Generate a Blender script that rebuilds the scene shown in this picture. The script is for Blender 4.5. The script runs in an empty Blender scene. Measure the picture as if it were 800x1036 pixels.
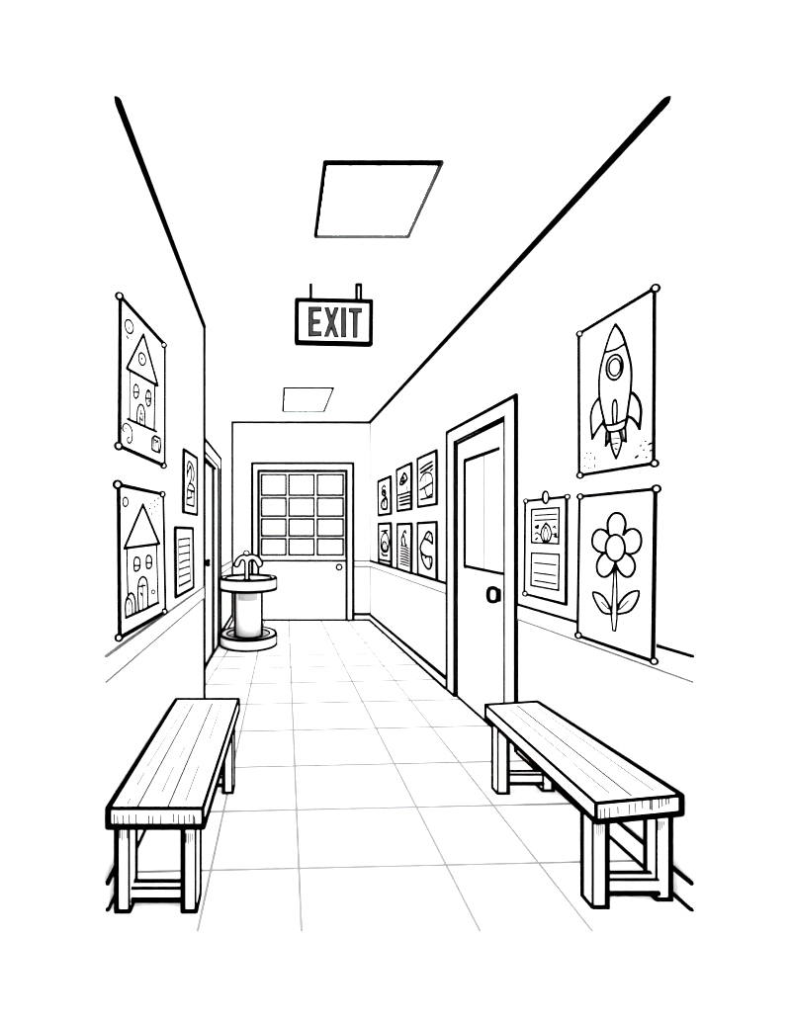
import bpy, bmesh, math
from mathutils import Vector as V

S = bpy.context.scene
COL = S.collection
# ------------------------------------------------------------------ place (metres)
F, VX, VY, H = 560.0, 282.0, 540.0, 1.35      # lens in pixels, eye line, eye height
KF = 5 / 560.0                                # the floor falls away very slightly
CU, KC = 1.638, 0.0228                        # ceiling above the eye, and its rise
XL, XF, XR, YE = -0.635, -0.78, 1.51, 9.1     # left wall, set-back left wall, right wall, end wall
YC = 4.65                                     # corner where the left wall steps back
def zfloor(y): return -KF * y
def zceil(y): return H + CU + KC * y

def ray(px, py): return V(((px - VX) / F, 1.0, (VY - py) / F))
def onX(px, py, x): d = ray(px, py); t = x / d.x; return V((x, t, H + d.z * t))
def onY(px, py, y): d = ray(px, py); return V((d.x * y, y, H + d.z * y))
def onZ(px, py, z): d = ray(px, py); t = (z - H) / d.z; return V((d.x * t, t, z))
def onFloor(px, py): d = ray(px, py); t = H / (-d.z - KF); return V((d.x * t, t, H + d.z * t))
def rad(wpx, y): return 0.5 * wpx * y / F

# zoomed drawings' own coordinates -> photograph
ZO = dict(A1=(376, 450, 11.43), A2=(376, 520, 11.43), A3=(110, 290, 10.35), A4=(110, 380, 10.35),
          A5=(170, 445, 11.43), A6=(170, 525, 11.43), A7=(210, 545, 8.2875), A8=(440, 420, 8.889),
          B1=(590, 400, 10.0), B2=(520, 490, 7.97), B3=(110, 560, 10.35), B4=(110, 480, 11.5),
          B5=(250, 460, 5.757), R1=(570, 280, 4.936), R2=(515, 480, 4.1026),
          C3=(90, 690, 3.835), C4=(480, 690, 3.478), EX=(290, 270, 8.0))
def P(z, x, y): ox, oy, s = ZO[z]; return (ox + x / s, oy + y / s)

# ------------------------------------------------------------------ materials
def mat(name, col, rough=0.6, spec=0.3, vary=0.02, scale=14.0, bump=0.0, emit=0.0):
    m = bpy.data.materials.new(name); m.use_nodes = True
    nt = m.node_tree; b = nt.nodes['Principled BSDF']
    b.inputs['Roughness'].default_value = rough
    b.inputs['Specular IOR Level'].default_value = spec
    if isinstance(col, (int, float)): col = (col, col, col)
    tc = nt.nodes.new('ShaderNodeTexCoord'); no = nt.nodes.new('ShaderNodeTexNoise')
    no.inputs['Scale'].default_value = scale
    rp = nt.nodes.new('ShaderNodeValToRGB')
    rp.color_ramp.elements[0].color = tuple(max(0, c * (1 - vary)) for c in col) + (1,)
    rp.color_ramp.elements[1].color = tuple(min(1, c * (1 + vary)) for c in col) + (1,)
    nt.links.new(tc.outputs['Object'], no.inputs['Vector'])
    nt.links.new(no.outputs['Fac'], rp.inputs['Fac'])
    nt.links.new(rp.outputs['Color'], b.inputs['Base Color'])
    if bump:
        bp = nt.nodes.new('ShaderNodeBump'); bp.inputs['Strength'].default_value = bump
        nt.links.new(no.outputs['Fac'], bp.inputs['Height']); nt.links.new(bp.outputs['Normal'], b.inputs['Normal'])
    if emit:
        b.inputs['Emission Color'].default_value = (1, 1, 1, 1); b.inputs['Emission Strength'].default_value = emit
    return m
WALL = mat('white_wall_paint', .965, .8, .2, .01)
CEIL = mat('white_ceiling_paint', .965, .85, .2, .01)
TILE = mat('white_floor_tile', .965, .55, .2, .01, 4)
WOOD = mat('white_painted_wood', .965, .6, .2, .015, 9)
PAPER = mat('white_paper', .965, .9, .1, .01, 30)
ENAM = mat('white_enamel', .965, .35, .3, .01, 6)
GLASS = mat('frosted_glass', .965, .25, .4, .01, 5)
LAMP = mat('lit_diffuser', .9, .5, .2, .01, 10, 0, 12.0)
INK = mat('black_line', .0, 1, 0, 0)
PEN = mat('dark_grey_line', .02, 1, 0, .1, 60)
RAILG = mat('mid_grey_line', .065, 1, 0, .1, 60)
GROUT = mat('light_grey_grout', .16, 1, 0, .1, 20)
PALE = mat('pale_grey_line', .12, 1, 0, .1, 20)
LETTER = mat('charcoal_letter', .022, .9, 0, .1, 50)
TROUGH_SHADE = mat('grey_trough_and_shade', .36, .8, .1, .1, 30)  # trough grey, also used for the painted shade under the bowl

# ------------------------------------------------------------------ mesh builder
PEN_PRESS = .0008                            # the pen gets a little broader with distance
class MB:
    def __init__(s): s.v = []; s.f = []; s.m = []; s.mats = []
    def mi(s, m):
        if m not in s.mats: s.mats.append(m)
        return s.mats.index(m)
    def add(s, vs, fs, m):
        o = len(s.v); k = s.mi(m)
        s.v += [tuple(p) for p in vs]
        for f in fs: s.f.append([i + o for i in f]); s.m.append(k)
    def hexa(s, c, m, er=None, ink=INK):
        """c: 4 bottom corners then 4 top ones; er: one radius, or 12 (bottom, top, uprights)"""
        s.add(c, [(3, 2, 1, 0), (4, 5, 6, 7), (0, 1, 5, 4), (1, 2, 6, 5), (2, 3, 7, 6), (3, 0, 4, 7)], m)
        E = [(0, 1), (1, 2), (2, 3), (3, 0), (4, 5), (5, 6), (6, 7), (7, 4), (0, 4), (1, 5), (2, 6), (3, 7)]
        if er is not None:
            if not isinstance(er, (list, tuple)): er = [er] * 12
            for (a, b), r in zip(E, er):
                if r: s.tube([c[a], c[b]], r, ink)
        return s
    def box(s, x0, x1, y0, y1, z0, z1, m, er=None, ink=INK):
        return s.hexa([V(p) for p in ((x0, y0, z0), (x1, y0, z0), (x1, y1, z0), (x0, y1, z0),
                                      (x0, y0, z1), (x1, y0, z1), (x1, y1, z1), (x0, y1, z1))], m, er, ink)
    def tube(s, pts, r, m=INK, n=7, closed=False):
        pts = [V(p) for p in pts]
        if closed: pts = pts + [pts[0]]
        rs = list(r) if isinstance(r, (list, tuple)) else [r] * len(pts)
        if len(rs) == 2 and len(pts) != 2:
            rs = [rs[0] + (rs[1] - rs[0]) * i / (len(pts) - 1) for i in range(len(pts))]
        if closed and len(rs) < len(pts): rs.append(rs[0])
        if m is INK or m is PEN: rs = [x + PEN_PRESS * max(p.y, 1.9) for x, p in zip(rs, pts)]
        q, qr = [pts[0]], [rs[0]]
        for p, x in zip(pts[1:], rs[1:]):
            if (p - q[-1]).length > 1e-5: q.append(p); qr.append(x)
        if len(q) < 2: q.append(q[0] + V((0, 0, 1e-3))); qr.append(qr[0])
        run = [0]
        for i in range(1, len(q)):
            end = i == len(q) - 1
            if end or (q[i] - q[i-1]).angle(q[i+1] - q[i]) > 0.75:
                s._sweep(q[run[0]:i+1], qr[run[0]:i+1], m, n); run = [i]
        return s
    def _sweep(s, q, qr, m, n):
        T = []
        for i in range(len(q)):
            a = q[max(i-1, 0)]; b = q[min(i+1, len(q)-1)]; T.append((b - a).normalized())
        up = V((0, 0, 1)) if abs(T[0].z) < .9 else V((1, 0, 0))
        u = T[0].cross(up).normalized()
        rings = []
        def ring(c, t, u, r):
            w = t.cross(u); return [c + u * (r * math.cos(2*math.pi*k/n)) + w * (r * math.sin(2*math.pi*k/n)) for k in range(n)]
        for i, (c, t, r) in enumerate(zip(q, T, qr)):
            u = (u - t * u.dot(t)).normalized()
            if i == 0: rings += [ring(c - t*r*.9, t, u, r*.42), ring(c - t*r*.5, t, u, r*.86)]
            rings.append(ring(c, t, u, r))
            if i == len(q) - 1: rings += [ring(c + t*r*.5, t, u, r*.86), ring(c + t*r*.9, t, u, r*.42)]
        vs = [p for rg in rings for p in rg]; fs = []
        for i in range(len(rings) - 1):
            for k in range(n):
                a, b = i*n + k, i*n + (k+1) % n; fs.append((a, b, b + n, a + n))
        fs.append(tuple(range(n-1, -1, -1))); fs.append(tuple((len(rings)-1)*n + k for k in range(n)))
        s.add(vs, fs, m)
    def quad(s, a, b, c, d, m): s.add([a, b, c, d], [(0, 1, 2, 3)], m); return s
    def lathe(s, prof, c, rx, ry, m, n=48):
        """prof: (radius factor, z) pairs, an oval about c"""
        vs = []; fs = []
        for (k, z) in prof:
            for i in range(n):
                t = 2*math.pi*i/n; vs.append((c[0] + rx*k*math.cos(t), c[1] + ry*k*math.sin(t), z))
        for j in range(len(prof) - 1):
            for i in range(n):
                a, b = j*n + i, j*n + (i+1) % n; fs.append((a, b, b + n, a + n))
        s.add(vs, fs, m); return s
    def prism(s, pts, d, m, r=None, ink=INK):
        n = len(pts); bk = [p + d for p in pts]
        s.add(pts + bk, [tuple(range(n)), tuple(range(2*n-1, n-1, -1))] + [(i, (i+1) % n, n + (i+1) % n, n + i) for i in range(n)], m)
        if r: s.tube(pts, r, ink, closed=True); s.tube(bk, r, ink, closed=True)
        return s
    def ball(s, c, r, m, n=14, k=(1, 1, 1)):
        vs = [V((c[0], c[1], c[2] + r*k[2]))]; fs = []
        for j in range(1, 8):
            a = math.pi*j/8
            for i in range(n):
                t = 2*math.pi*i/n
                vs.append(V((c[0] + k[0]*r*math.sin(a)*math.cos(t), c[1] + k[1]*r*math.sin(a)*math.sin(t), c[2] + k[2]*r*math.cos(a))))
        vs.append(V((c[0], c[1], c[2] - r*k[2])))
        for i in range(n):
            i2 = (i+1) % n; fs.append((0, 1+i, 1+i2))
            for j in range(6): a = 1 + j*n; fs.append((a+i, a+n+i, a+n+i2, a+i2))
            fs.append((len(vs)-1, 1+6*n+i2, 1+6*n+i))
        s.add(vs, fs, m); return s
    def build(s, name, parent=None, smooth=False):
        me = bpy.data.meshes.new(name)
        o0 = parent.matrix_world.translation.copy() if parent and parent.type == 'EMPTY' else V((0, 0, 0))
        g = parent
        while g is not None and g.type != 'EMPTY': g = g.parent
        o0 = g.location.copy() if g else V((0, 0, 0))
        me.from_pydata([tuple(V(p) - o0) for p in s.v], [], s.f)
        for m in s.mats: me.materials.append(m)
        me.polygons.foreach_set('material_index', s.m)
        me.update(); me.validate()
        bm = bmesh.new(); bm.from_mesh(me); bmesh.ops.recalc_face_normals(bm, faces=bm.faces); bm.to_mesh(me); bm.free()
        if smooth:
            for p in me.polygons: p.use_smooth = len(p.vertices) < 5
        o = bpy.data.objects.new(name, me); COL.objects.link(o)
        if parent: o.parent = parent
        return o
def empty(name, loc):
    o = bpy.data.objects.new(name, None); COL.objects.link(o); o.location = V(loc); o.empty_display_size = .1; return o
def tag(o, label, cat, group=None):
    o['label'] = label; o['category'] = cat
    if group: o['group'] = group
    return o
def struct(o, label=None):
    o['kind'] = 'structure'
    if label: o['label'] = label
    return o

def smooth_pts(pts, closed=False, k=4):
    n = len(pts); out = []
    g = (lambda i: pts[i % n]) if closed else (lambda i: pts[min(max(i, 0), n-1)])
    for i in range(n if closed else n - 1):
        a, b, c, d = g(i-1), g(i), g(i+1), g(i+2)
        for j in range(k):
            t = j / k
            out.append(tuple(.5*((2*b[q]) + (c[q]-a[q])*t + (2*a[q]-5*b[q]+4*c[q]-d[q])*t*t + (3*b[q]-a[q]-3*c[q]+d[q])*t**3) for q in (0, 1)))
    if not closed: out.append(tuple(pts[-1]))
    return out
def ell(cx, cy, rx, ry, rot=0, n=22):
    r = math.radians(rot); o = []
    for i in range(n):
        t = 2*math.pi*i/n; x, y = rx*math.cos(t), ry*math.sin(t)
        o.append((cx + x*math.cos(r) - y*math.sin(r), cy + x*math.sin(r) + y*math.cos(r)))
    return o

# ------------------------------------------------------------------ the shell
T = .12
b = MB()                                       # floor with its tile joints
y0, y1 = 1.89, YE + .1
b.hexa([V((-.95, y0, zfloor(y0)-.1)), V((XR+T, y0, zfloor(y0)-.1)), V((XR+T, y1, zfloor(y1)-.1)), V((-.95, y1, zfloor(y1)-.1)),
        V((-.95, y0, zfloor(y0))), V((XR+T, y0, zfloor(y0))), V((XR+T, y1, zfloor(y1))), V((-.95, y1, zfloor(y1)))], TILE)
def xleft(y): return XL if y < YC else XF
def strip(a, c, wa, wc, ax, h=.0006):
    up = V((0, 0, h)); d = V((1, 0, 0)) if ax == 'x' else V((0, 1, 0))
    a = V(a); c = V(c); a.z = zfloor(a.y); c.z = zfloor(c.y)
    b.quad(a - d*wa/2 + up, a + d*wa/2 + up, c + d*wc/2 + up, c - d*wc/2 + up, GROUT)
for pa, pb in (((199.5, 944), (247, 724)), ((305, 945), (291.9, 622.5)), ((486.9, 945), (321.9, 622.5)),
               ((600.8, 944.5), (434.4, 733)), ((207.5, 693.8), (228, 662))):
    a, c = onFloor(*pa), onFloor(*pb); d = (c - a) / (c.y - a.y)
    ya = 1.9
    if pa[1] < 700: ya = YC
    s_, e_ = a + d*(ya - a.y), a + d*(YE - a.y)
    e_.x = max(e_.x, XF + .03)
    strip(s_, e_, .0112 + .0016*(ya-1.9), .026, 'x')
for y in (878.6, 819.4, 775, 738.7, 711.4, 690.7, 675, 663, 652, 643, 636):
    a, c = onFloor(282, y + .45), onFloor(400, y - 2.2); d = (c - a) / (c.x - a.x)
    xl = xleft(a.y)
    s_, e_ = a + d*(xl - a.x), a + d*(XR - a.x); w = .0172 + .0105*(a.y - 2.3)
    strip(s_, e_, w, w, 'y')
struct(b.build('floor'))

b = MB()                                       # ceiling
y0 = 2.13
b.hexa([V((-.95, y0, zceil(y0))), V((XR+T, y0, zceil(y0))), V((XR+T, y1, zceil(y1))), V((-.95, y1, zceil(y1))),
        V((-.95, y0, zceil(y0)+.1)), V((XR+T, y0, zceil(y0)+.1)), V((XR+T, y1, zceil(y1)+.1)), V((-.95, y1, zceil(y1)+.1))], CEIL)
struct(b.build('ceiling'))

def slab(b, x0, x1, ya, yb, za=None, zb=None, m=WALL):
    f0 = (lambda y: zfloor(y)) if za is None else (lambda y: za)
    f1 = (lambda y: zceil(y)) if zb is None else (lambda y: zb)
    b.hexa([V((x0, ya, f0(ya))), V((x1, ya, f0(ya))), V((x1, yb, f0(yb))), V((x0, yb, f0(yb))),
            V((x0, ya, f1(ya))), V((x1, ya, f1(ya))), V((x1, yb, f1(yb))), V((x0, yb, f1(yb)))], m)
D2 = dict(n=3.674, f=4.726, top=2.13)          # opening of the right-hand door
D3 = dict(n=5.35, f=6.49, top=2.14)            # opening of the left-hand door
b = MB()
slab(b, XR, XR+T, 2.01, D2['n']); slab(b, XR, XR+T, D2['f'], YE); slab(b, XR, XR+T, D2['n'], D2['f'], D2['top'])
b.tube([V((XR-.004, 2.15, zceil(2.15)-.004)), V((XR-.004, YE, zceil(YE)-.004))], [.020, .030])
b.tube([V((XR-.004, YE-.004, zfloor(YE))), V((XR-.004, YE-.004, zceil(YE)))], .011, PALE)
struct(b.build('wall_right'))
b = MB()
slab(b, -.95, XL, 2.01, YC)
b.tube([V((XL+.004, 2.15, zceil(2.15)-.004)), V((XL+.004, YC, zceil(YC)-.004))], [.0185, .0185])
b.tube([V((XL+.002, YC, zfloor(YC))), V((XL+.002, YC, zceil(YC)-.004))], [.018, .0175])
slab(b, -.95, XF, YC, D3['n']); slab(b, -.95, XF, D3['f'], YE); slab(b, -.95, XF, D3['n'], D3['f'], D3['top'])
struct(b.build('wall_left'))
b = MB()
slab(b, -.95, XR+T, YE, YE+.1)
b.tube([V((XF, YE-.01, zceil(YE)-.004)), V((XR, YE-.01, zceil(YE)-.004))], [.022, .028])
b.tube([V((XF+.008, YE-.01, zfloor(YE))), V((XF+.008, YE-.01, zceil(YE)))], .0225)
struct(b.build('wall_back'))

# chair rails and skirting
def rail_side(name, x, sgn, ya, yb, top, bot, rt, rb):
    b = MB(); xi = x - sgn*.008
    b.box(min(x, xi), max(x, xi), ya, yb, .81, .905, WALL)
    b.tube([V((xi, ya, .905)), V((xi, yb, .905))], rt, top); b.tube([V((xi, ya, .812)), V((xi, yb, .812))], rb, bot)
    return struct(b.build(name))
rail_side('trim_1', XL, -1, 2.01, YC-.01, RAILG, RAILG, [.0068, .0075], [.005, .0075])
rail_side('trim_2', XR, 1, 4.95, YE-.01, INK, RAILG, [.011, .014], [.0075, .011])
rail_side('trim_3', XR, 1, 2.01, 3.48, INK, RAILG, [.0055, .007], [.0045, .006])
rail_side('trim_4', XF, -1, 7.34, YE-.01, RAILG, RAILG, [.013, .015], [.010, .012])
b = MB(); xa = onY(357.8, 0, YE).x
b.box(xa, XR-.01, YE-.01, YE, .81, .905, WALL)
b.tube([V((xa, YE-.01, .905)), V((XR-.01, YE-.01, .905))], .013, RAILG); b.tube([V((xa, YE-.01, .812)), V((XR-.01, YE-.01, .812))], .013, RAILG)
struct(b.build('trim_5'))
def skirt(name, x, sgn, ya, yb, r0, r1):
    b = MB(); xi = x - sgn*.014; h = .1; xs = sorted((x, xi))
    b.hexa([V((xs[0], ya, zfloor(ya))), V((xs[1], ya, zfloor(ya))), V((xs[1], yb, zfloor(yb))), V((xs[0], yb, zfloor(yb))),
            V((xs[0], ya, zfloor(ya)+h)), V((xs[1], ya, zfloor(ya)+h)), V((xs[1], yb, zfloor(yb)+h)), V((xs[0], yb, zfloor(yb)+h))], WALL)
    b.tube([V((xi, ya, zfloor(ya)+h)), V((xi, yb, zfloor(yb)+h))], [r0, r1*.8]); b.tube([V((xi, ya, zfloor(ya)+.004)), V((xi, yb, zfloor(yb)+.004))], [r0, r1])
    return struct(b.build(name))
skirt('baseboard_right', XR, 1, 4.95, YE-.012, .015, .019)
skirt('baseboard_right.001', XR, 1, 2.01, 3.47, .0085, .0105)
skirt('baseboard_left', XL, -1, 2.01, 4.15, .0085, .012)
skirt('baseboard_left.001', XF, -1, 7.34, YE-.012, .015, .017)
b = MB()
z = zfloor(YE)
b.box(xa, XR-.014, YE-.014, YE, z, z+.11, WALL)
b.tube([V((xa, YE-.014, z+.11)), V((XR-.014, YE-.014, z+.11))], .018); b.tube([V((xa, YE-.014, z+.006)), V((XR-.014, YE-.014, z+.006))], .021)
struct(b.build('baseboard_back'))

# ------------------------------------------------------------------ end door
d1 = empty('door_1', onY(306, 628, YE)); struct(d1, 'white end door with twelve pane window at the far end of the hallway')
d1.location.z = zfloor(YE)
def e(px, py, y=YE): return onY(px, py, y)
def framebox(b, L, R, Tp, iL, iR, iT, yf, yb, m, ro, ri):
    zf = zfloor(YE)
    o = lambda x, z, y: V((x, y, z))
    xl, xr, zt = e(L, 0).x, e(R, 0).x, e(0, Tp).z; il, ir, it = e(iL, 0).x, e(iR, 0).x, e(0, iT).z
    for (x0, x1, z0, z1) in ((xl, il, zf, zt), (ir, xr, zf, zt), (il, ir, it, zt)): b.box(x0, x1, yf, yb, z0, z1, m)
    b.tube([o(xl, zf, yf), o(xl, zt, yf), o(xr, zt, yf), o(xr, zf+.01, yf)], ro)
    b.tube([o(il, zf, yf), o(il, it, yf), o(ir, it, yf), o(ir, zf+.01, yf)], ri)
    b.tube([o(ir, zf+.012, yf), o(xr, zf+.012, yf)], ro)
    return il, ir, it
b = MB(); il, ir, it = framebox(b, 255.3, 356.8, 469, 261.4, 350.2, 476.5, YE-.05, YE, WOOD, .0185, .0165)
b.build('door_frame', d1)
b = MB(); zr = e(0, 567.2).z; zf = zfloor(YE)
b.box(il, ir, YE-.03, YE, zf, it, WOOD)
b.tube([V((il, YE-.03, zr)), V((ir, YE-.03, zr))], .014); b.tube([V((il, YE-.03, zf+.012)), V((ir, YE-.03, zf+.012))], .018)
leaf = b.build('door_leaf', d1)
b = MB(); gx = [(85, 225), (243, 388), (408, 557)]; gy = [(118, 237), (254, 358), (375, 473), (490, 583)]
q0, q1 = e(*P('B5', 77, 110)), e(*P('B5', 565, 591))
b.box(q0.x, q1.x, YE-.036, YE-.028, q1.z, q0.z, WOOD)
for xa_, xb_ in gx:
    for ya_, yb_ in gy:
        a, c = e(*P('B5', xa_, ya_)), e(*P('B5', xb_, yb_)); yy = YE-.038
        b.box(a.x, c.x, YE-.039, YE-.034, c.z, a.z, GLASS)
        b.tube([V((a.x, yy, a.z)), V((c.x, yy, a.z)), V((c.x, yy, c.z)), V((a.x, yy, c.z))], .0118, closed=True)
a, c = e(*P('B5', 74, 105)), e(*P('B5', 568, 597))
b.tube([V((a.x, YE-.036, c.z)), V((a.x, YE-.036, a.z)), V((c.x, YE-.036, a.z)), V((c.x, YE-.036, c.z))], .0045, RAILG)
b.build('window_grid', leaf)
b = MB(); k = e(*P('B5', 535, 655), YE-.06)
b.ball(k, .034, ENAM, k=(1, .8, 1)); b.tube([V((k.x + .040*math.cos(t*math.pi/10), k.y, k.z + .040*math.sin(t*math.pi/10))) for t in range(20)], .015, closed=True)
b.tube([k, V((k.x, YE-.03, k.z))], .015, ENAM)
b.build('knob', leaf)

# ------------------------------------------------------------------ right-hand door
XFR, XLF = XR-.012, XR+.015
d2 = empty('door_2', (XR, 4.2, zfloor(4.2))); struct(d2, 'white door with tall window and square knob in the right hand wall')
yN, yF_, yon, yof = D2['n'], D2['f'], 3.498, 4.923
b = MB()
def board(b, ya, yb, zlo_a, zlo_b, zhi_a, zhi_b, x0, x1, m):
    b.hexa([V((x0, ya, zlo_a)), V((x1, ya, zlo_a)), V((x1, yb, zlo_b)), V((x0, yb, zlo_b)),
            V((x0, ya, zhi_a)), V((x1, ya, zhi_a)), V((x1, yb, zhi_b)), V((x0, yb, zhi_b))], m)
board(b, yon, yN, zfloor(yon), zfloor(yN), 2.225, 2.228, XFR, XR, WOOD)
board(b, yF_, yof, zfloor(yF_), zfloor(yof), 2.248, 2.252, XFR, XR, WOOD)
board(b, yN, yF_, 2.128, 2.133, 2.228, 2.248, XFR, XR, WOOD)
b.tube([V((XFR, yon, zfloor(yon)+.01)), V((XFR, yon, 2.225)), V((XFR, yof, 2.252)), V((XFR, yof, zfloor(yof)+.01))], [.0125, .0125, .0140, .0140])
b.tube([V((XFR, yof, zfloor(yof)+.008)), V((XFR, yF_, zfloor(yF_)+.008))], .012)
b.tube([V((XFR, yN, zfloor(yN)+.01)), V((XFR, yN, 2.128)), V((XFR, yF_, 2.133)), V((XFR, yF_, zfloor(yF_)+.01))], [.0075, .007, .007, .008])
for (a, c) in (((yN, 2.13), (yon, 2.223)), ((yF_, 2.135), (yof, 2.25))):
    b.tube([V((XFR-.001, a[0], a[1])), V((XFR-.001, c[0], c[1]))], .0038, RAILG)
b.quad(V((XR-.01, yF_-.002, zfloor(yF_))), V((XLF+.01, yF_-.002, zfloor(yF_))), V((XLF+.01, yF_-.002, 2.13)), V((XR-.01, yF_-.002, 2.13)), LETTER)
b.build('door_frame', d2)
b = MB()
slab(b, XLF, XLF+.04, yN+.002, yF_-.002, None, 2.13, WOOD)
b.tube([V((XLF, yN+.004, 2.118)), V((XLF, yF_-.004, 2.118))], .0105); b.tube([V((XLF, yF_-.004, 2.12)), V((XLF, yF_-.004, zfloor(yF_)))], .011)
b.tube([V((XLF-.003, yF_, zfloor(yF_)+.004)), V((XLF-.003, yN, zfloor(yN)+.004))], .0095)
leaf = b.build('door_leaf', d2)
def dl(z, x, y, o=0): return onX(*P(z, x, y), XLF - o)
w0, w1 = onX(471.2, 466, XLF), onX(505, 453.9, XLF); w2, w3 = onX(509, 580.6, XLF), onX(471.2, 572.8, XLF)
b = MB()
b.hexa([V((XLF-.004, w1.y, w2.z)), V((XLF+.01, w1.y, w2.z)), V((XLF+.01, w3.y, w3.z)), V((XLF-.004, w3.y, w3.z)),
        V((XLF-.004, w1.y, w1.z)), V((XLF+.01, w1.y, w1.z)), V((XLF+.01, w0.y, w0.z)), V((XLF-.004, w0.y, w0.z))], GLASS)
b.tube([w1, w0], [.0125, .0155]); b.tube([w0, w3], .0190); b.tube([w3, w2], [.0135, .0105])
g0, g1 = onX(489.6, 461.5, XLF-.006), onX(489.3, 575, XLF-.006); b.tube([g0, g1], .0058, PALE)
b.build('window_pane', leaf)
b = MB(); kc = onX(498.4, 601.8, XLF-.06); kr = .036
sq = [V((kc.x + .9*kr*px_, kc.y, kc.z + 1.25*kr*pz_)) for px_, pz_ in smooth_pts([(-.55, -.95), (.1, -1.05), (.7, -.95), (1, -.5), (1, .5), (.6, .95), (0, 1.05), (-.6, .95), (-.95, .5), (-.95, -.5)], True, 3)]
b.prism(sq, V((.012, .03, 0)), ENAM); b.tube(sq, .0125, INK, closed=True)
b.prism([p + V((.034, .006, -.004)) for p in sq], V((.012, .03, 0)), INK)  # black copy set to the right, drawing the knob's shaded side
b.tube([V((kc.x+.02, kc.y+.02, kc.z)), V((XLF, kc.y+.03, kc.z))], .014, INK)
b.build('knob', leaf)

# ------------------------------------------------------------------ left-hand door, set back
d3 = empty('door_3', (XF, 5.9, zfloor(5.9))); struct(d3, 'white door seen edge on in the left wall behind the drinking fountain')
x1_ = XF + .01; b = MB()
yo, yi, yb_ = 7.30, 6.94, 6.49
board(b, yb_, yo, zfloor(yb_), zfloor(yo), 2.335, 2.34, XF, x1_, WOOD); board(b, 5.1, yb_, 2.14, 2.14, 2.33, 2.335, XF, x1_, WOOD)
board(b, 5.1, D3['n'], zfloor(5.1), zfloor(D3['n']), 2.14, 2.14, XF, x1_, WOOD)
board(b, yi, yo, zfloor(yi), zfloor(yo), 2.20, 2.20, x1_-.003, x1_+.004, LETTER)
b.tube([V((x1_, 5.1, 2.33)), V((x1_, yo, 2.34)), V((x1_, yo, zfloor(yo)+.01))], [.0135, .0165, .0165])
b.tube([V((x1_, 5.1, 2.20)), V((x1_, yi, 2.20)), V((x1_, yi, zfloor(yi)+.01))], .009)
b.tube([V((x1_, 5.1, 2.135)), V((x1_, yb_+.2, 2.135))], .0135); b.tube([V((x1_, yb_, 2.135)), V((x1_, yb_, zfloor(yb_)+.01))], .0135)
b.tube([V((x1_, 5.1, zfloor(5.1)+.006)), V((x1_, yo, zfloor(yo)+.006))], .014)
b.build('door_frame', d3)
b = MB(); slab(b, XF-.06, XF-.02, D3['n']+.002, yb_-.002, None, 2.138, WOOD)
b.tube([V((XF-.02, D3['n']+.01, 2.13)), V((XF-.02, yb_-.01, 2.13))], .006)
leaf = b.build('door_leaf', d3)
b = MB(); k = onX(210.4, 568.7, XF+.035)
b.ball((k.x, k.y, k.z+.012), .026, INK); b.ball((k.x, k.y-.005, k.z-.026), .026, INK); b.tube([k, V((XF-.02, k.y, k.z))], .014, INK)
b.build('knob', leaf)

# ------------------------------------------------------------------ ceiling lights and sign
def ceiling_light(x0, x1, ya, yb, label, rn, rf):
    zc = lambda y: zceil(y) - .008
    t = tag(empty('ceiling_light', ((x0+x1)/2, (ya+yb)/2, zceil((ya+yb)/2))), label, 'ceiling light', 'ceiling light panels')
    b = MB(); A, B, C, D = V((x0, ya, zc(ya))), V((x1, ya, zc(ya))), V((x1, yb, zc(yb))), V((x0, yb, zc(yb))); u = V((0, 0, .012))
    b.tube([A, B], rn); b.tube([D, A], [rf, rn*.85]); b.tube([B, C], [rn, rf], PEN); b.tube([C, D], [rf*1.2, rf*1.2], PEN)
    b.build('light_frame', t)
    b = MB(); b.hexa([A, B, C, D, A+u, B+u, C+u, D+u], LAMP); b.build('diffuser', t)
ceiling_light(.212, .738, 2.52, 3.16, 'large square ceiling light panel nearest the front of the hallway', .0115, .0105)
ceiling_light(.068, .664, 6.78, 8.17, 'small far ceiling light panel behind the hanging exit sign', .0125, .0155)

ys = 3.8
sg = tag(empty('exit_sign', onY(337.6, 325, ys)), 'white rectangular exit sign with thick black frame hanging from the ceiling', 'exit sign')
q = lambda x, y, yy=ys: onY(*P('EX', x, y), yy)
b = MB(); tl, tr, br, bl = q(82, 268), q(683, 280), q(680, 623), q(80, 610); dv = V((0, .036, 0))
b.prism([tl, tr, br, bl], dv, ENAM); b.tube([tl, tr, br, bl], .0145, closed=True)
b.tube([p + dv for p in (tl, tr, br, bl)], .009, closed=True)
b.build('sign_box', sg)
b = MB(); yl = ys - .006; th = V((0, .008, 0)); lr = .0018
for poly in ([(178, 326), (280, 326), (280, 358), (212, 360), (212, 428), (268, 428), (268, 458), (212, 460), (212, 524), (280, 524), (280, 558), (178, 560)],
             [(308, 330), (340, 330), (362, 405), (388, 330), (418, 330), (380, 448), (418, 566), (386, 566), (361, 490), (338, 562), (306, 562), (344, 448)],
             [(443, 332), (479, 332), (479, 567), (443, 567)],
             [(505, 335), (607, 335), (607, 368), (572, 370), (570, 570), (536, 570), (538, 368), (505, 366)]):
    pts = [q(x, y, yl) for x, y in poly]; b.prism(pts, th, LETTER); b.tube(pts, lr, INK, closed=True)
b.build('lettering', sg)
b = MB(); a = q(196, 252); b.tube([V((a.x, ys+.02, a.z)), V((a.x, ys+.02, zceil(ys+.02)))], .0088); b.build('hanger_rod', sg)
b = MB(); a = q(558, 262); c = q(608, 262); zt = zceil(ys) - .002
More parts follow.
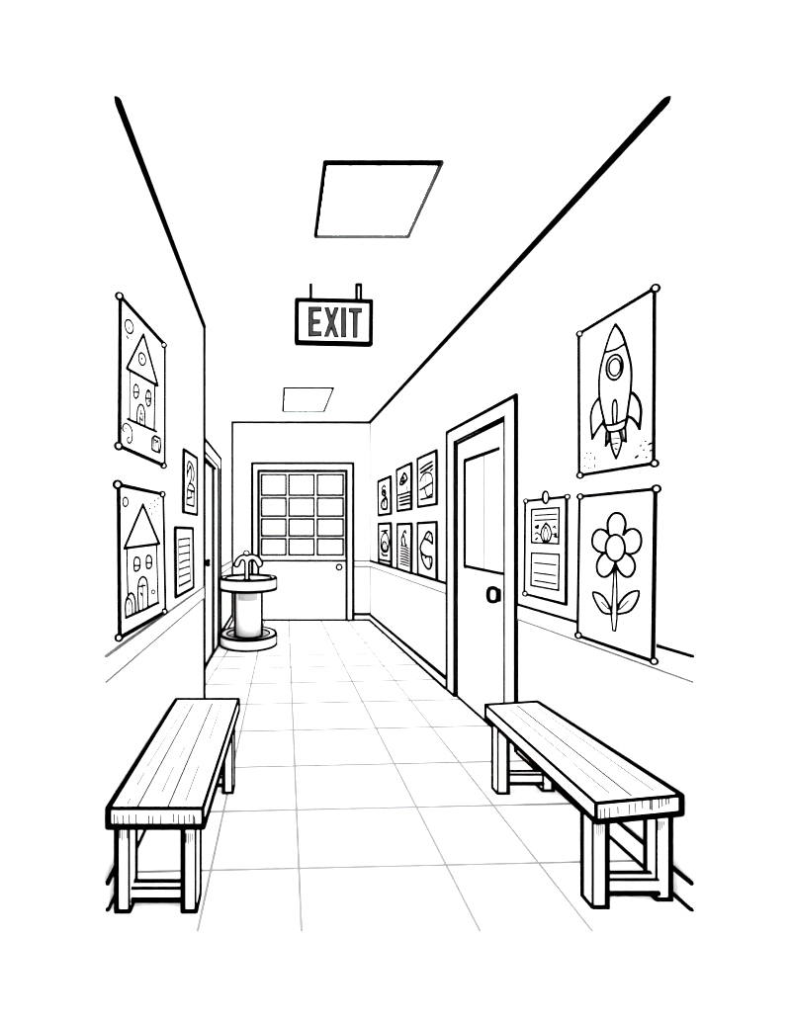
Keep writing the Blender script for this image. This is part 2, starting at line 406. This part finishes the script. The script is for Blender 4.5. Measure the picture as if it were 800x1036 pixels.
b.box(a.x+.006, c.x-.006, ys+.005, ys+.03, a.z-.01, zt-.012, ENAM); b.tube([V((a.x+.006, ys+.005, a.z)), V((a.x+.006, ys+.005, zt-.012)), V((c.x-.006, ys+.005, zt-.012)), V((c.x-.006, ys+.005, a.z))], .0085)
b.build('hanger_bracket', sg)

# ------------------------------------------------------------------ drawings on the walls
def pin(parent, wall, z, x, y, rpx, name='pin', sx=1.0):
    sg_ = 1 if wall > 0 else -1
    p = onX(*P(z, x, y), wall); r = rad(rpx*2, p.y)
    c = onX(*P(z, x, y), wall - sg_*r*.8)
    n = V((-sg_*.3, -.95, 0)).normalized(); u = V((n.y, -n.x, 0)).normalized()*sx; w = V((0, 0, 1))
    b = MB(); rr = r*.8; ringp = [c + u*rr*math.cos(t*math.pi/9) + w*rr*math.sin(t*math.pi/9)*(1/sx if sx < 1 else 1) for t in range(18)]
    b.prism([p_ - n*.001 for p_ in ringp], -n*.006, ENAM); b.tube(ringp, r*.25, closed=True)
    b.ball(c, rr*(.85 if sx < 1 else .66), ENAM, k=(.9*sx, .9, 1/sx if sx < 1 else 1))
    b.tube([c - n*.006, V((wall, c.y + .004, c.z))], r*.25, INK)
    b.build(name, parent)

def poster(name, wall, off, corners, edge, label, cat, group, lines, pins=(), clip=None, thick=.008):
    """corners: (zoom, x, y) clockwise from top-left as seen; edge: line widths in pixels for top, right, bottom, left"""
    sg_ = 1 if wall > 0 else -1; x = wall - sg_*off
    c = [onX(*P(*k), x) for k in corners]
    mid = sum((p for p in c), V((0, 0, 0))) / 4
    base = (wall - sg_*(off - thick), mid.y, min(p.z for p in c))
    b = MB(); d = V((sg_*thick, 0, 0))
    b.prism(c, d, PAPER)
    for i, w in enumerate(edge):
        a, e_ = c[i], c[(i+1) % 4]; k = V((-sg_, 0, 0))
        ra, re = rad(w[0], a.y), rad(w[1], e_.y)
        b.tube([a + k*ra*.55, e_ + k*re*.55], [ra, re])
    for ln in lines:
        zz, w, pts = ln[0], ln[1], ln[2]; opt = ln[3] if len(ln) > 3 else ''
        cl = 'c' in opt
        if 's' in opt: pts = smooth_pts(pts, cl)
        q3 = [onX(*P(zz, *p), x) for p in pts]
        rs = [rad(w, p.y) for p in q3]
        q3 = [p + V((-sg_*r*.5, 0, 0)) for p, r in zip(q3, rs)]
        b.tube(q3, rs, PEN if 'g' in opt else INK, n=6, closed=cl)
    if not pins:
        return tag(b.build(name), label, cat, group)
    o = tag(empty(name, base), label, cat, group)
    b.build('sheet', o)
    for pn in pins: pin(o, x, *pn)
    if clip: pin(o, x, *clip[:4], 'clip', clip[4])
    return o
def dots(z, w, pts): return [(z, w, [(x, y), (x + 5, y - 3)]) for x, y in pts]

house1 = [('A3', 1.5, ell(208, 418, 42, 74, -14), 'c'), ('A3', 1.1, [(208, 428), (209, 442)], 'g'), ('A3', 1.5, [(180, 512), (196, 540)])] + dots('A3', 1.2, [(231, 553)]) + [
    ('A3', 2.5, [(355, 500), (180, 855), (505, 1037)], 'c'), ('A3', 1.6, ell(343, 758, 36, 66, -10), 'c'), ('A3', 1.9, [(336, 752), (340, 760)]),
    ('A4', 1.5, [(213, -60), (212, 450)]), ('A4', 1.9, [(475, 115), (468, 565)]), ('A4', 2.2, [(190, 453), (493, 586)]),
    ('A4', 1.5, ell(280, 165, 28, 73), 'c'), ('A4', 1.4, [(255, 172), (305, 173)]), ('A4', 1.5, ell(410, 237, 28, 85), 'c'), ('A4', 1.5, [(382, 238), (438, 241)]),
    ('A4', .9, [(412, 170), (412, 235)], 'g'), ('A4', 1.2, [(408, 270), (430, 265), (428, 300)], 'g'),
    ('A4', 1.7, [(290, 490), (290, 400), (300, 335), (326, 302), (352, 320), (370, 390), (374, 518)], 's'),
    ('A4', 1.1, [(335, 360), (325, 405), (350, 398)], 'g'), ('A4', 1.1, [(318, 425), (322, 490)], 'g'), ('A4', 1.1, [(320, 430), (349, 480), (350, 420)], 'g'),
    ('A4', 1.4, [(155, 588), (140, 555), (150, 515), (180, 500), (215, 527), (238, 580), (238, 640), (232, 690), (212, 708), (192, 690), (190, 660), (210, 645)], 's'),
    ('A4', 1.2, [(170, 552), (174, 558)]), ('A4', 1.8, [(446, 660), (475, 630), (530, 658), (535, 750), (528, 806), (485, 795), (446, 772)], 'c'),
    ('A4', 1.1, [(468, 665), (471, 752)]), ('A4', 1.1, [(470, 668), (488, 676)]), ('A4', 1.2, [(488, 700), (510, 682), (516, 782)]), ('A4', .9, [(490, 705), (492, 770)])]
g_big = 'large pinned drawings'
poster('wall_poster', XL, .012, [('A3', 112, 100), ('A3', 577, 612), ('A4', 575, 944), ('A4', 103, 737)], [(3.6, 3.4), (2.5, 2.5), (3.4, 3.6), (3.6, 3.5)],
       'pinned drawing of a tower house with round attic window and oval windows, upper left wall', 'poster', g_big, house1,
       [('A3', 112, 100, 4.2), ('A3', 577, 612, 3.0), ('A4', 575, 944, 3.1), ('A4', 103, 737, 4.2)])
house2 = [('B4', 1.5, ell(187, 320, 31, 54), 'c'), ('B4', 1.0, [(182, 316), (185, 320)], 'g'), ('B4', 2.7, [(388, 350), (172, 860), (578, 806)], 'c')] + \
    dots('B4', 1.5, [(566, 279), (525, 304), (470, 399), (523, 379)]) + dots('B4', 1.2, [(485, 341), (565, 351), (543, 434), (493, 461)]) + [('B4', .8, [(460, 360), (464, 358)], 'g'), ('B4', .9, [(571, 478), (575, 477)], 'g')] + [
    ('B3', 1.8, [(183, -50), (186, 200), (192, 420)]), ('B3', 1.8, [(494, -90), (498, 100), (510, 515)]),
    ('B3', 1.8, [(258, 80), (270, 45), (293, 38), (315, 55), (321, 90), (318, 150), (298, 178), (268, 182), (258, 150)], 'cs'), ('B3', 1.6, [(260, 125), (320, 127)]),
    ('B3', 1.8, [(385, 60), (395, 30), (415, 18), (435, 35), (442, 75), (437, 140), (412, 157), (388, 140)], 'cs'), ('B3', 1.6, [(386, 97), (440, 97)]),
    ('B3', 1.9, [(305, 592), (298, 450), (302, 320), (322, 265), (355, 243), (385, 270), (398, 345), (402, 548)], 's'), ('B3', .9, [(350, 330), (353, 575)]),
    ('B3', 1.5, [(322, 345), (375, 334)]), ('B3', 1.2, [(347, 313), (347, 358)]), ('B3', 1.8, [(330, 415), (340, 435)]),
    ('B3', 2.0, [(170, 668), (166, 540), (186, 460), (225, 415), (255, 440), (270, 510), (271, 612)], 's'), ('B3', 1.4, [(183, 492), (200, 472), (225, 490), (240, 540), (241, 620)], 's'),
    ('B3', .9, [(203, 500), (214, 545), (210, 610)], 'g'), ('B3', 2.5, [(170, 673), (380, 580), (475, 530), (513, 516)]), ('B3', 1.0, ell(461, 402, 19, 22, 0, 7), 'c')]
poster('wall_poster', XL, .014, [('B4', 103, 118), ('B4', 622, 230), ('B3', 583, 608), ('B3', 105, 882)], [(4.0, 3.0), (2.6, 2.6), (3.2, 4.2), (3.8, 3.8)],
       'pinned drawing of a house with two arched doors and plain roof, lower left wall', 'poster', g_big, house2,
       [('B4', 103, 118, 4.6), ('B4', 624, 230, 3.2), ('B3', 583, 608, 3.1), ('B3', 105, 882, 4.0)])
p3 = [('A5', 1.5, [(214, 425), (212, 330), (225, 265), (240, 248), (270, 290), (290, 360), (290, 430), (278, 480)], 's'),
      ('A5', 1.4, [(213, 405), (240, 335), (246, 300), (262, 350), (262, 430), (248, 490), (224, 540), (213, 620), (208, 745)], 's'),
      ('A5', 1.6, [(208, 745), (290, 768), (291, 640), (297, 560), (275, 518), (240, 500)]), ('A5', 1.8, [(236, 580), (290, 600)]), ('A5', 1.8, [(222, 676), (265, 664)]), ('A5', 1.2, [(266, 592), (258, 640)])]
g_s = 'small pictures on the left wall'
poster('wall_picture', XL, .012, [('A5', 174, 110), ('A5', 325, 210), ('A5', 325, 868), ('A5', 170, 835)], [(2.6, 2.4), (2.4, 2.4), (2.4, 2.6), (2.7, 2.7)],
       'small narrow picture of a hooped bottle beside the tower house drawing', 'picture', g_s, p3)
p4 = [('A6', 1.5, [(115, 240), (245, 222)]), ('A6', 1.1, [(245, 222), (242, 400), (250, 712)], 'g'), ('A6', 1.7, [(250, 712), (120, 778)]), ('A6', 1.1, [(120, 778), (116, 240)], 'g')] + \
    [('A6', 1.3, l) for l in ([(120, 325), (240, 303)], [(120, 412), (240, 388)], [(135, 508), (180, 484), (240, 470)], [(122, 585), (240, 548)], [(122, 672), (240, 628)])]
poster('wall_picture', XL, .012, [('A6', 75, 100), ('A6', 275, 108), ('A6', 282, 795), ('A6', 82, 905)], [(2.7, 2.7), (2.6, 2.6), (2.6, 2.8), (2.8, 2.8)],
       'small notice with ruled lines like a ladder on the left wall', 'picture', g_s, p4)

notice = [('B2', 1.7, [(145, 203), (368, 188), (363, 480), (145, 470)], 'c'), ('B2', 1.3, [(172, 250), (345, 240)]), ('B2', 1.3, [(170, 290), (345, 282)]),
          ('B2', 1.6, [(260, 312), (228, 360), (218, 410), (233, 452), (258, 468), (290, 450), (307, 400), (290, 345)], 'c'),
          ('B2', 1.0, [(258, 345), (240, 400), (250, 452), (266, 450), (276, 400)], 'cs'),
          ('B2', 1.2, [(170, 343), (200, 330), (195, 355), (178, 352)]), ('B2', 1.2, [(170, 400), (188, 388), (205, 405)]), ('B2', 1.6, [(178, 445), (190, 433)]),
          ('B2', 1.2, [(315, 350), (330, 335), (338, 355)]), ('B2', 1.2, [(322, 402), (340, 395), (345, 428), (325, 420)]), ('B2', .9, [(330, 400), (340, 425)]),
          ('B2', 1.6, [(145, 553), (368, 565), (362, 855), (140, 815)], 'c'), ('B2', 1.3, [(168, 632), (338, 650)]), ('B2', 1.3, [(165, 712), (337, 735)]), ('B2', 1.3, [(168, 775), (340, 803)])]
poster('notice_board', XR, .012, [('B2', 95, 135), ('B2', 428, 100), ('B2', 424, 968), ('B2', 88, 882)], [(2.2, 2.6), (2.8, 2.8), (2.8, 2.2), (2.0, 2.0)],
       'white notice board with two framed notices and a top clip, right of the door', 'notice board', None, notice,
       [('B2', 95, 135, 2.6), ('B2', 428, 100, 2.9), ('B2', 88, 882, 2.8)], ('B2', 252, 105, 4.6, .62))
rocket = [('R1', 2.2, [(262, 237), (235, 290), (208, 375), (185, 470), (180, 560), (188, 640), (214, 755)], 's'), ('R1', 2.4, [(262, 237), (295, 285), (320, 360), (340, 450), (340, 545), (328, 640), (312, 745)], 's'),
          ('R1', 2.0, [(210, 378), (265, 362), (308, 335)]), ('R1', 2.0, ell(258, 452, 41, 64, 7), 'c'), ('R1', 1.5, ell(258, 452, 28, 43, 7), 'c'),
          ('B1', 2.3, [(160, 30), (110, 100), (86, 180), (82, 260), (97, 440)], 's'), ('B1', 2.3, [(97, 440), (140, 360), (195, 285), (215, 295)], 's'),
          ('B1', 2.8, [(505, -25), (540, 10), (575, 70), (590, 150), (586, 230), (575, 340)], 's'), ('B1', 2.6, [(575, 340), (540, 275), (495, 228), (455, 215)], 's'),
          ('B1', 1.8, [(308, 285), (301, 190), (303, 90), (325, 42), (344, 90), (345, 190), (338, 280)], 's'),
          ('B1', 2.2, [(215, 300), (320, 294), (440, 240)], 's'), ('B1', 2.0, [(235, 335), (255, 365), (310, 368), (390, 345), (430, 312)], 's'),
          ('B1', 2.4, [(205, 262), (238, 340)]), ('B1', 2.2, [(456, 225), (430, 320)]),
          ('B1', 2.0, [(275, 375), (285, 480), (305, 560), (337, 638)], 's'), ('B1', 2.0, [(337, 638), (370, 560), (392, 460), (372, 375)], 's'),
          ('B1', 2.0, [(240, 370), (232, 512), (270, 450)]), ('B1', 2.0, [(430, 325), (440, 468), (405, 455)]), ('B1', 1.2, [(262, 385), (258, 470)], 'g'), ('B1', 1.3, [(395, 365), (412, 450)], 'g'),
          ('B1', .8, [(300, 440), (365, 435)], 'g'), ('B1', 1.1, [(303, 492), (355, 482)]), ('B1', 1.3, [(325, 538), (345, 546)])] + \
    dots('B1', 1.5, [(630, 466), (582, 511), (612, 554), (678, 561), (638, 628)]) + [('B1', 1.7, [(665, 498), (686, 484)]), ('B1', 1.8, [(533, 630), (555, 612)])] + \
    dots('B1', 1.1, [(36, 586), (76, 584), (16, 638), (62, 651), (16, 714), (58, 736)]) + [('B1', .9, [(120, 620), (118, 650)], 'g'), ('B1', .9, [(120, 700), (116, 732)], 'g')]
poster('wall_poster', XR, .012, [('R1', 80, 285), ('R1', 457, 58), ('R1', 453, 932), ('R1', 82, 992)], [(2.8, 3.4), (3.0, 3.0), (3.4, 2.8), (2.6, 2.6)],
       'pinned drawing of a rocket with side fins on the upper right wall', 'poster', g_big, rocket,
       [('R1', 80, 285, 3.3), ('R1', 457, 58, 4.5), ('R1', 453, 932, 4.0), ('R1', 82, 992, 3.5)])
flower = [('R2', 2.2, ell(443, 305, 40, 55), 'c'),
          ('R2', 2.3, [(415, 245), (412, 198), (430, 166), (452, 160), (475, 172), (486, 205), (476, 250)], 's'),
          ('R2', 2.3, [(478, 250), (495, 232), (520, 226), (545, 245), (550, 285), (535, 318), (508, 330), (484, 326)], 's'),
          ('R2', 2.3, [(490, 328), (515, 350), (525, 385), (510, 418), (487, 425), (462, 405), (443, 368)], 's'),
          ('R2', 2.3, [(443, 368), (425, 408), (397, 426), (372, 410), (366, 375), (380, 342), (400, 325)], 's'),
          ('R2', 2.3, [(402, 326), (370, 318), (348, 290), (352, 250), (375, 228), (400, 234), (420, 254)], 's'),
          ('R2', 1.4, [(438, 378), (432, 490), (426, 590), (432, 648), (443, 650), (449, 600), (449, 480), (445, 378)]),
          ('R2', 2.1, [(425, 580), (390, 572), (362, 530), (350, 490), (385, 500), (412, 535), (428, 575)], 's'), ('R2', 1.0, [(385, 530), (412, 558)], 'g'),
          ('R2', 2.1, [(452, 580), (500, 568), (530, 530), (540, 485), (500, 493), (465, 528), (452, 562)], 's'), ('R2', 1.0, [(495, 525), (460, 560)], 'g')]
poster('wall_poster', XR, .026, [('R2', 295, 92), ('R2', 610, 60), ('R2', 600, 775), ('R2', 287, 668)], [(2.8, 3.3), (3.6, 3.6), (3.6, 3.0), (2.4, 2.4)],
       'pinned drawing of a flower with five petals, lower right wall', 'poster', g_big, flower,
       [('R2', 295, 92, 3.3), ('R2', 610, 60, 4.4), ('R2', 600, 775, 3.9), ('R2', 287, 668, 3.6)])

g6 = 'two rows of small pictures on the right wall'
A = [('A1', 1.5, [(120, 512), (132, 486), (150, 468), (165, 490)]), ('A1', 1.8, ell(147, 556, 22, 32, 0, 12), 'c'), ('A1', 1.2, [(135, 540), (160, 575)]),
     ('A1', 2.2, [(165, 600), (186, 640), (188, 700), (178, 738), (150, 745), (124, 728), (121, 680), (138, 640), (165, 622)], 's'), ('A1', 1.5, [(155, 660), (154, 708)])]
B = [('A1', 1.9, [(380, 325), (350, 390), (332, 458), (352, 464), (390, 430), (418, 390), (400, 345)], 'c'), ('A1', .7, [(375, 370), (355, 430), (385, 408), (378, 385)]),
     ('A1', .9, [(403, 470), (420, 540)], 'g'), ('A1', 1.6, [(318, 582), (440, 545)]), ('A1', 1.5, [(325, 620), (435, 590)]), ('A1', 1.5, [(325, 660), (435, 630)]), ('A1', 1.8, [(335, 697), (435, 676)])]
C = [('A1', 1.6, [(565, 285), (630, 235), (705, 192)]), ('A1', 1.9, [(575, 325), (708, 238)]), ('A1', 1.3, [(565, 425), (580, 380), (610, 338), (650, 320), (690, 340), (708, 400), (712, 500), (704, 600)], 's'),
     ('A1', .8, [(632, 355), (630, 430)], 'g'), ('A1', 1.6, [(565, 522), (705, 435)]), ('A1', 1.3, [(620, 515), (635, 575), (655, 600), (690, 572)], 's'), ('A1', 1.8, [(575, 632), (705, 603)]), ('A1', 1.3, [(682, 300), (708, 278)])]
D = [('A2', 1.6, [(118, 200), (190, 188)]), ('A2', 1.4, [(165, 215), (125, 260), (113, 340), (120, 410), (150, 440), (190, 420), (202, 340), (195, 270)], 'cs'),
     ('A2', 1.3, [(140, 322), (165, 330), (186, 390), (170, 427), (138, 412), (130, 370)], 'cs'), ('A2', .7, [(150, 345), (160, 405)]), ('A2', 1.6, [(118, 452), (140, 478), (185, 480)], 's'), ('A2', 1.8, [(90, 526), (230, 552)])]
E = [('A2', 1.6, [(402, 220), (392, 190), (376, 210), (365, 250), (350, 290), (356, 352)], 's'), ('A2', 1.5, [(372, 245), (388, 290), (395, 350), (410, 360)], 's'), ('A2', 1.2, [(350, 300), (362, 350)])] + \
    [('A2', .9, [(338 - (k > 3)*4, 366 + 30*k), (385, 372 + 31*k), (432, 402 + 29*k)]) for k in range(8)]
Fp = [('A2', 1.9, [(612, 285), (580, 345), (570, 405), (590, 455), (640, 490), (695, 497), (705, 550), (692, 610), (662, 638), (620, 595), (590, 520), (578, 440)], 's'),
      ('A2', 1.9, [(612, 285), (640, 222), (665, 200), (700, 230), (712, 300), (708, 345), (668, 308), (630, 290), (612, 285)]), ('A2', 1.0, [(650, 280), (672, 238)], 'g'), ('A2', 1.0, [(672, 500), (680, 600)], 'g'), ('A2', 1.1, [(622, 510), (632, 512)])]
for cs, ln, lb in (([('A1', 82, 425), ('A1', 226, 364), ('A1', 229, 795), ('A1', 86, 816)], A, 'small picture with a knotted figure, upper row, nearest the far end wall'),
                   ([('A1', 296, 290), ('A1', 464, 210), ('A1', 464, 740), ('A1', 305, 766)], B, 'small picture with a leaf above four text lines, middle of upper row'),
                   ([('A1', 538, 162), ('A1', 755, 64), ('A1', 757, 685), ('A1', 542, 718)], C, 'small picture with a round striped ball, upper row, nearest the right door'),
                   ([('A2', 87, 114), ('A2', 228, 106), ('A2', 232, 604), ('A2', 90, 566)], D, 'small picture with a lantern shape, lower row, nearest the far end wall'),
                   ([('A2', 304, 118), ('A2', 466, 112), ('A2', 462, 685), ('A2', 304, 632)], E, 'small picture with a candle flame over slanted stripes, middle of lower row'),
                   ([('A2', 538, 106), ('A2', 755, 92), ('A2', 757, 764), ('A2', 542, 696)], Fp, 'small picture with a crescent shape, lower row, nearest the right door')):
    poster('wall_picture', XR, .012, cs, [(2.4, 2.4), (2.3, 2.3), (2.3, 2.3), (2.3, 2.3)], lb, 'picture', g6, ln)

# ------------------------------------------------------------------ drinking fountain
fc = (-.388, 7.08); rx, ry = .352, .50
ft = tag(empty('drinking_fountain', (fc[0], fc[1], zfloor(fc[1]))), 'round white pedestal drinking fountain with a curved double spout', 'drinking fountain')
def ovalp(k, z, n=40, kx=rx, ky=ry): return [V((fc[0] + kx*k*math.cos(2*math.pi*i/n), fc[1] + ky*k*math.sin(2*math.pi*i/n), z)) for i in range(n)]
def sides(kx, ky):                              # the two outermost points of an oval, as seen along the hallway
    pts = ovalp(1, 0, 240, kx, ky); g = lambda p: p.x / p.y
    return min(pts, key=g), max(pts, key=g)
def ribs(b, kx, ky, z0, z1, r):
    for p in sides(kx, ky): b.tube([V((p.x, p.y, z0)), V((p.x, p.y, z1))], r)
zb = zfloor(fc[1]); LW = .0145
b = MB(); b.lathe([(0, zb), (1, zb), (1, .078), (.77, .078), (.77, .03)], fc, rx, ry, ENAM); b.lathe([(.77, .036), (0, .036)], fc, rx, ry, TROUGH_SHADE)
b.tube(ovalp(1, .078), LW, closed=True); b.tube(ovalp(1, zb + .012), LW, closed=True); b.tube(ovalp(.77, .078), .007, closed=True); ribs(b, rx, ry, zb + .012, .078, LW)
b.build('base', ft, True)
cx, cy = .158, .2
b = MB(); b.lathe([(0, .03), (1, .03), (1, .66), (0, .66)], fc, cx, cy, ENAM); ribs(b, cx, cy, .05, .65, .025)
b.tube(ovalp(1, .05, 40, cx, cy), .013, closed=True)
b.build('pedestal', ft, True)
b = MB(); b.lathe([(1.0, .645), (1.0, .515), (.97, .515)], fc, cx*.97, cy*1.04, TROUGH_SHADE); b.build('bowl_shade_band', ft, True)  # grey band that paints the shade under the bowl around the pedestal
b = MB(); b.lathe([(0, .652), (1, .652), (1, .79), (.86, .79), (.80, .765), (.6, .75), (0, .745)], fc, rx, ry, ENAM)
b.tube(ovalp(1, .79), LW, closed=True); b.tube(ovalp(1, .652), LW*1.1, closed=True); b.tube(ovalp(.84, .787), .0062, closed=True); ribs(b, rx, ry, .652, .79, LW*1.1)
b.build('bowl', ft, True)
ysp = fc[1] - .03
fz = lambda x, y: onY(*P('A7', x, y), ysp) + V((.013, 0, 0))
out = [(305, 345), (305, 205)] + smooth_pts([(305, 200), (296, 182), (283, 177), (270, 186), (260, 210), (250, 230), (236, 237), (220, 230), (215, 214), (224, 190), (242, 163), (268, 143), (300, 135), (318, 142), (345, 135), (375, 135), (410, 148), (436, 175), (451, 207), (445, 228), (425, 237), (408, 226), (395, 200), (380, 181), (363, 176), (346, 186), (337, 203)], False, 3) + [(337, 345)]
b = MB(); b.prism([fz(*p) for p in out], V((0, .06, 0)), ENAM, .0092)
b.tube([fz(291, 340), fz(305, 346), fz(337, 346), fz(347, 338)], .008)
b.build('spout', ft)
b = MB(); c = fz(315, 124); c.y += .03; b.ball(c, .028, ENAM); b.tube([c + V((.033*math.cos(t*math.pi/10), 0, .033*math.sin(t*math.pi/10))) for t in range(20)], .009, closed=True)
b.build('spout_cap', ft, True)

# ------------------------------------------------------------------ benches
RO, RI, RL, RT = .0106, .0058, .0088, .0034
def quadbox(b, fl, fr, bk_l, bk_r, z0, z1, m, er):
    c = [V((*fl, z0)), V((*fr, z0)), V((*bk_r, z0)), V((*bk_l, z0)), V((*fl, z1)), V((*fr, z1)), V((*bk_r, z1)), V((*bk_l, z1))]
    b.hexa(c, m, er)
def bench(label, loc, seat, inner, legs, bars, top, front, legticks):
    """inner: +1 when the aisle side is at larger x"""
    t = tag(empty('bench', loc), label, 'bench', 'wooden hallway benches')
    fl, fr, bl_, br_, z0, z1 = seat
    b = MB()
    s1 = RI if inner > 0 else RO; s3 = RO if inner > 0 else RI
    quadbox(b, fl, fr, bl_, br_, z0, z1, WOOD, [RO, RO, RO, RO, RI, s1, RO, s3, s3 if inner < 0 else RO, s1 if inner > 0 else RO, RO, RO])
    for zc, r, m, pts in top: b.tube([onZ(*P(zc, *p), z1) + V((0, 0, r*.3)) for p in pts], r, m, n=5)
    for zc, x, ya, yb in front:
        a = onY(*P(zc, x, ya), fl[1]); c = onY(*P(zc, x + 1, yb), fl[1]); k = (fr[1]-fl[1])/(fr[0]-fl[0])
        for p in (a, c): p.y = fl[1] + k*(p.x - fl[0]) - .001
        b.tube([a, c], .0014, PEN, n=5)
    b.build('seat', t)
    for (x0, x1, ya, yb, ticks) in legs:
        b = MB(); zf_ = zfloor(ya); k = inner > 0
        #           bottom f r b l        top          uprights fl fr br bl
        b.box(x0, x1, ya, yb, zf_ + .003, z0, WOOD, [RL, RL, RL, RL, 0, 0, 0, 0, RL if k else RT, RT if k else RL, RL, RL])
        for zc, x, y_a, y_b in ticks: b.tube([onY(*P(zc, x, y_a), ya), onY(*P(zc, x, y_b), ya)], .0026, RAILG, n=5)
        b.build('leg', t)
    for (x0, x1, ya, yb, za, zb_) in bars:
        b = MB(); b.box(x0, x1, ya, yb, za, zb_, WOOD, [.0092, 0, .006, 0, RI*.8, 0, .0082, 0, 0, 0, 0, 0]); b.build('stretcher', t)
    return t
jt, gt = .0026, .0034
bench('long wooden plank bench along the left wall under the house drawings', (-.43, 2.6, zfloor(2.6)),
      ((-.602, 1.955), (-.268, 1.955), (-.600, 3.235), (-.237, 3.235), .316, .380), 1,
      [(-.586, -.541, 2.0, 2.09, [('C3', x, 578, y) for x, y in ((121, 605), (129, 614), (138, 612), (147, 606))]),
       (-.346, -.301, 2.0, 2.10, [('C3', x, 588, y) for x, y in ((378, 622), (386, 628), (394, 620), (402, 615))]),
       (-.580, -.536, 2.93, 3.02, []), (-.292, -.247, 2.93, 3.02, [])],
      [(-.541, -.346, 2.03, 2.068, .008, .05), (-.536, -.292, 2.95, 2.99, .01, .052)],
      [('C3', jt, PEN, [(405, 85), (190, 482)]), ('C3', jt, PEN, [(478, 85), (308, 482)])] +
      [('C3', gt, RAILG, l) for l in ([(378, 86), (225, 330)], [(215, 352), (187, 400)], [(370, 255), (353, 292)], [(328, 330), (283, 428)], [(425, 328), (375, 462)], [(513, 88), (467, 225)], [(160, 455), (150, 472)])],
      [('C3', x, ya, yb) for x, ya, yb in ((84, 515, 540), (98, 514, 548), (111, 520, 552), (133, 518, 545), (156, 516, 545), (183, 514, 552), (232, 518, 552), (247, 520, 554), (277, 516, 546), (328, 512, 542), (347, 514, 550), (370, 518, 552), (390, 514, 542), (405, 516, 550), (410, 524, 552))], None)
bench('long wooden plank bench along the right wall beneath the flower drawing', (1.32, 2.6, zfloor(2.6)),
      ((1.146, 2.0), (1.496, 2.06), (1.176, 3.14), (1.494, 3.20), .310, .376), -1,
      [(1.147, 1.199, 2.023, 2.088, [('C4', x, 505, y) for x, y in ((428, 535), (435, 542), (442, 538), (449, 530))]),
       (1.409, 1.461, 2.066, 2.125, [('C4', x, 490, y) for x, y in ((645, 520), (652, 522), (659, 514), (666, 505))]),
       (1.156, 1.210, 2.923, 2.99, []), (1.41, 1.462, 2.955, 3.02, [])],
      [(1.199, 1.409, 2.058, 2.097, .014, .064), (1.21, 1.41, 2.96, 2.998, .014, .062)],
      [('C4', jt, PEN, [(150, 84), (550, 400)])] +
      [('C4', gt, RAILG, l) for l in ([(125, 98), (325, 265)], [(345, 285), (360, 298)], [(368, 305), (472, 390)], [(222, 92), (630, 383)])],
      [('C4', x, ya, yb) for x, ya, yb in ((443, 450, 482), (460, 448, 480), (478, 446, 478), (512, 445, 470), (558, 442, 475), (582, 440, 472), (610, 436, 460), (640, 430, 465), (648, 428, 470), (676, 432, 464), (690, 428, 460), (706, 424, 455), (716, 424, 452))], None)

# ------------------------------------------------------------------ light and camera
w = bpy.data.worlds.new('white_daylight'); S.world = w; w.use_nodes = True
w.node_tree.nodes['Background'].inputs['Color'].default_value = (1, 1, 1, 1)
w.node_tree.nodes['Background'].inputs['Strength'].default_value = 1.0
S.cycles.diffuse_bounces = 10; S.cycles.max_bounces = 14
S.view_settings.view_transform = 'Standard'; S.view_settings.look = 'None'
S.view_settings.gamma = 1; S.view_settings.use_curve_mapping = False
S.view_settings.exposure = 2.0
cd = bpy.data.cameras.new('camera'); cam = bpy.data.objects.new('camera', cd); COL.objects.link(cam); S.camera = cam
cam.location = (0, 0, H); cam.rotation_euler = (math.pi/2, 0, 0)
cd.sensor_fit = 'HORIZONTAL'; cd.sensor_width = 36; cd.lens = 36*F/800
cd.shift_x = (400 - VX)/800; cd.shift_y = (VY - 518)/800; cd.clip_start = .02
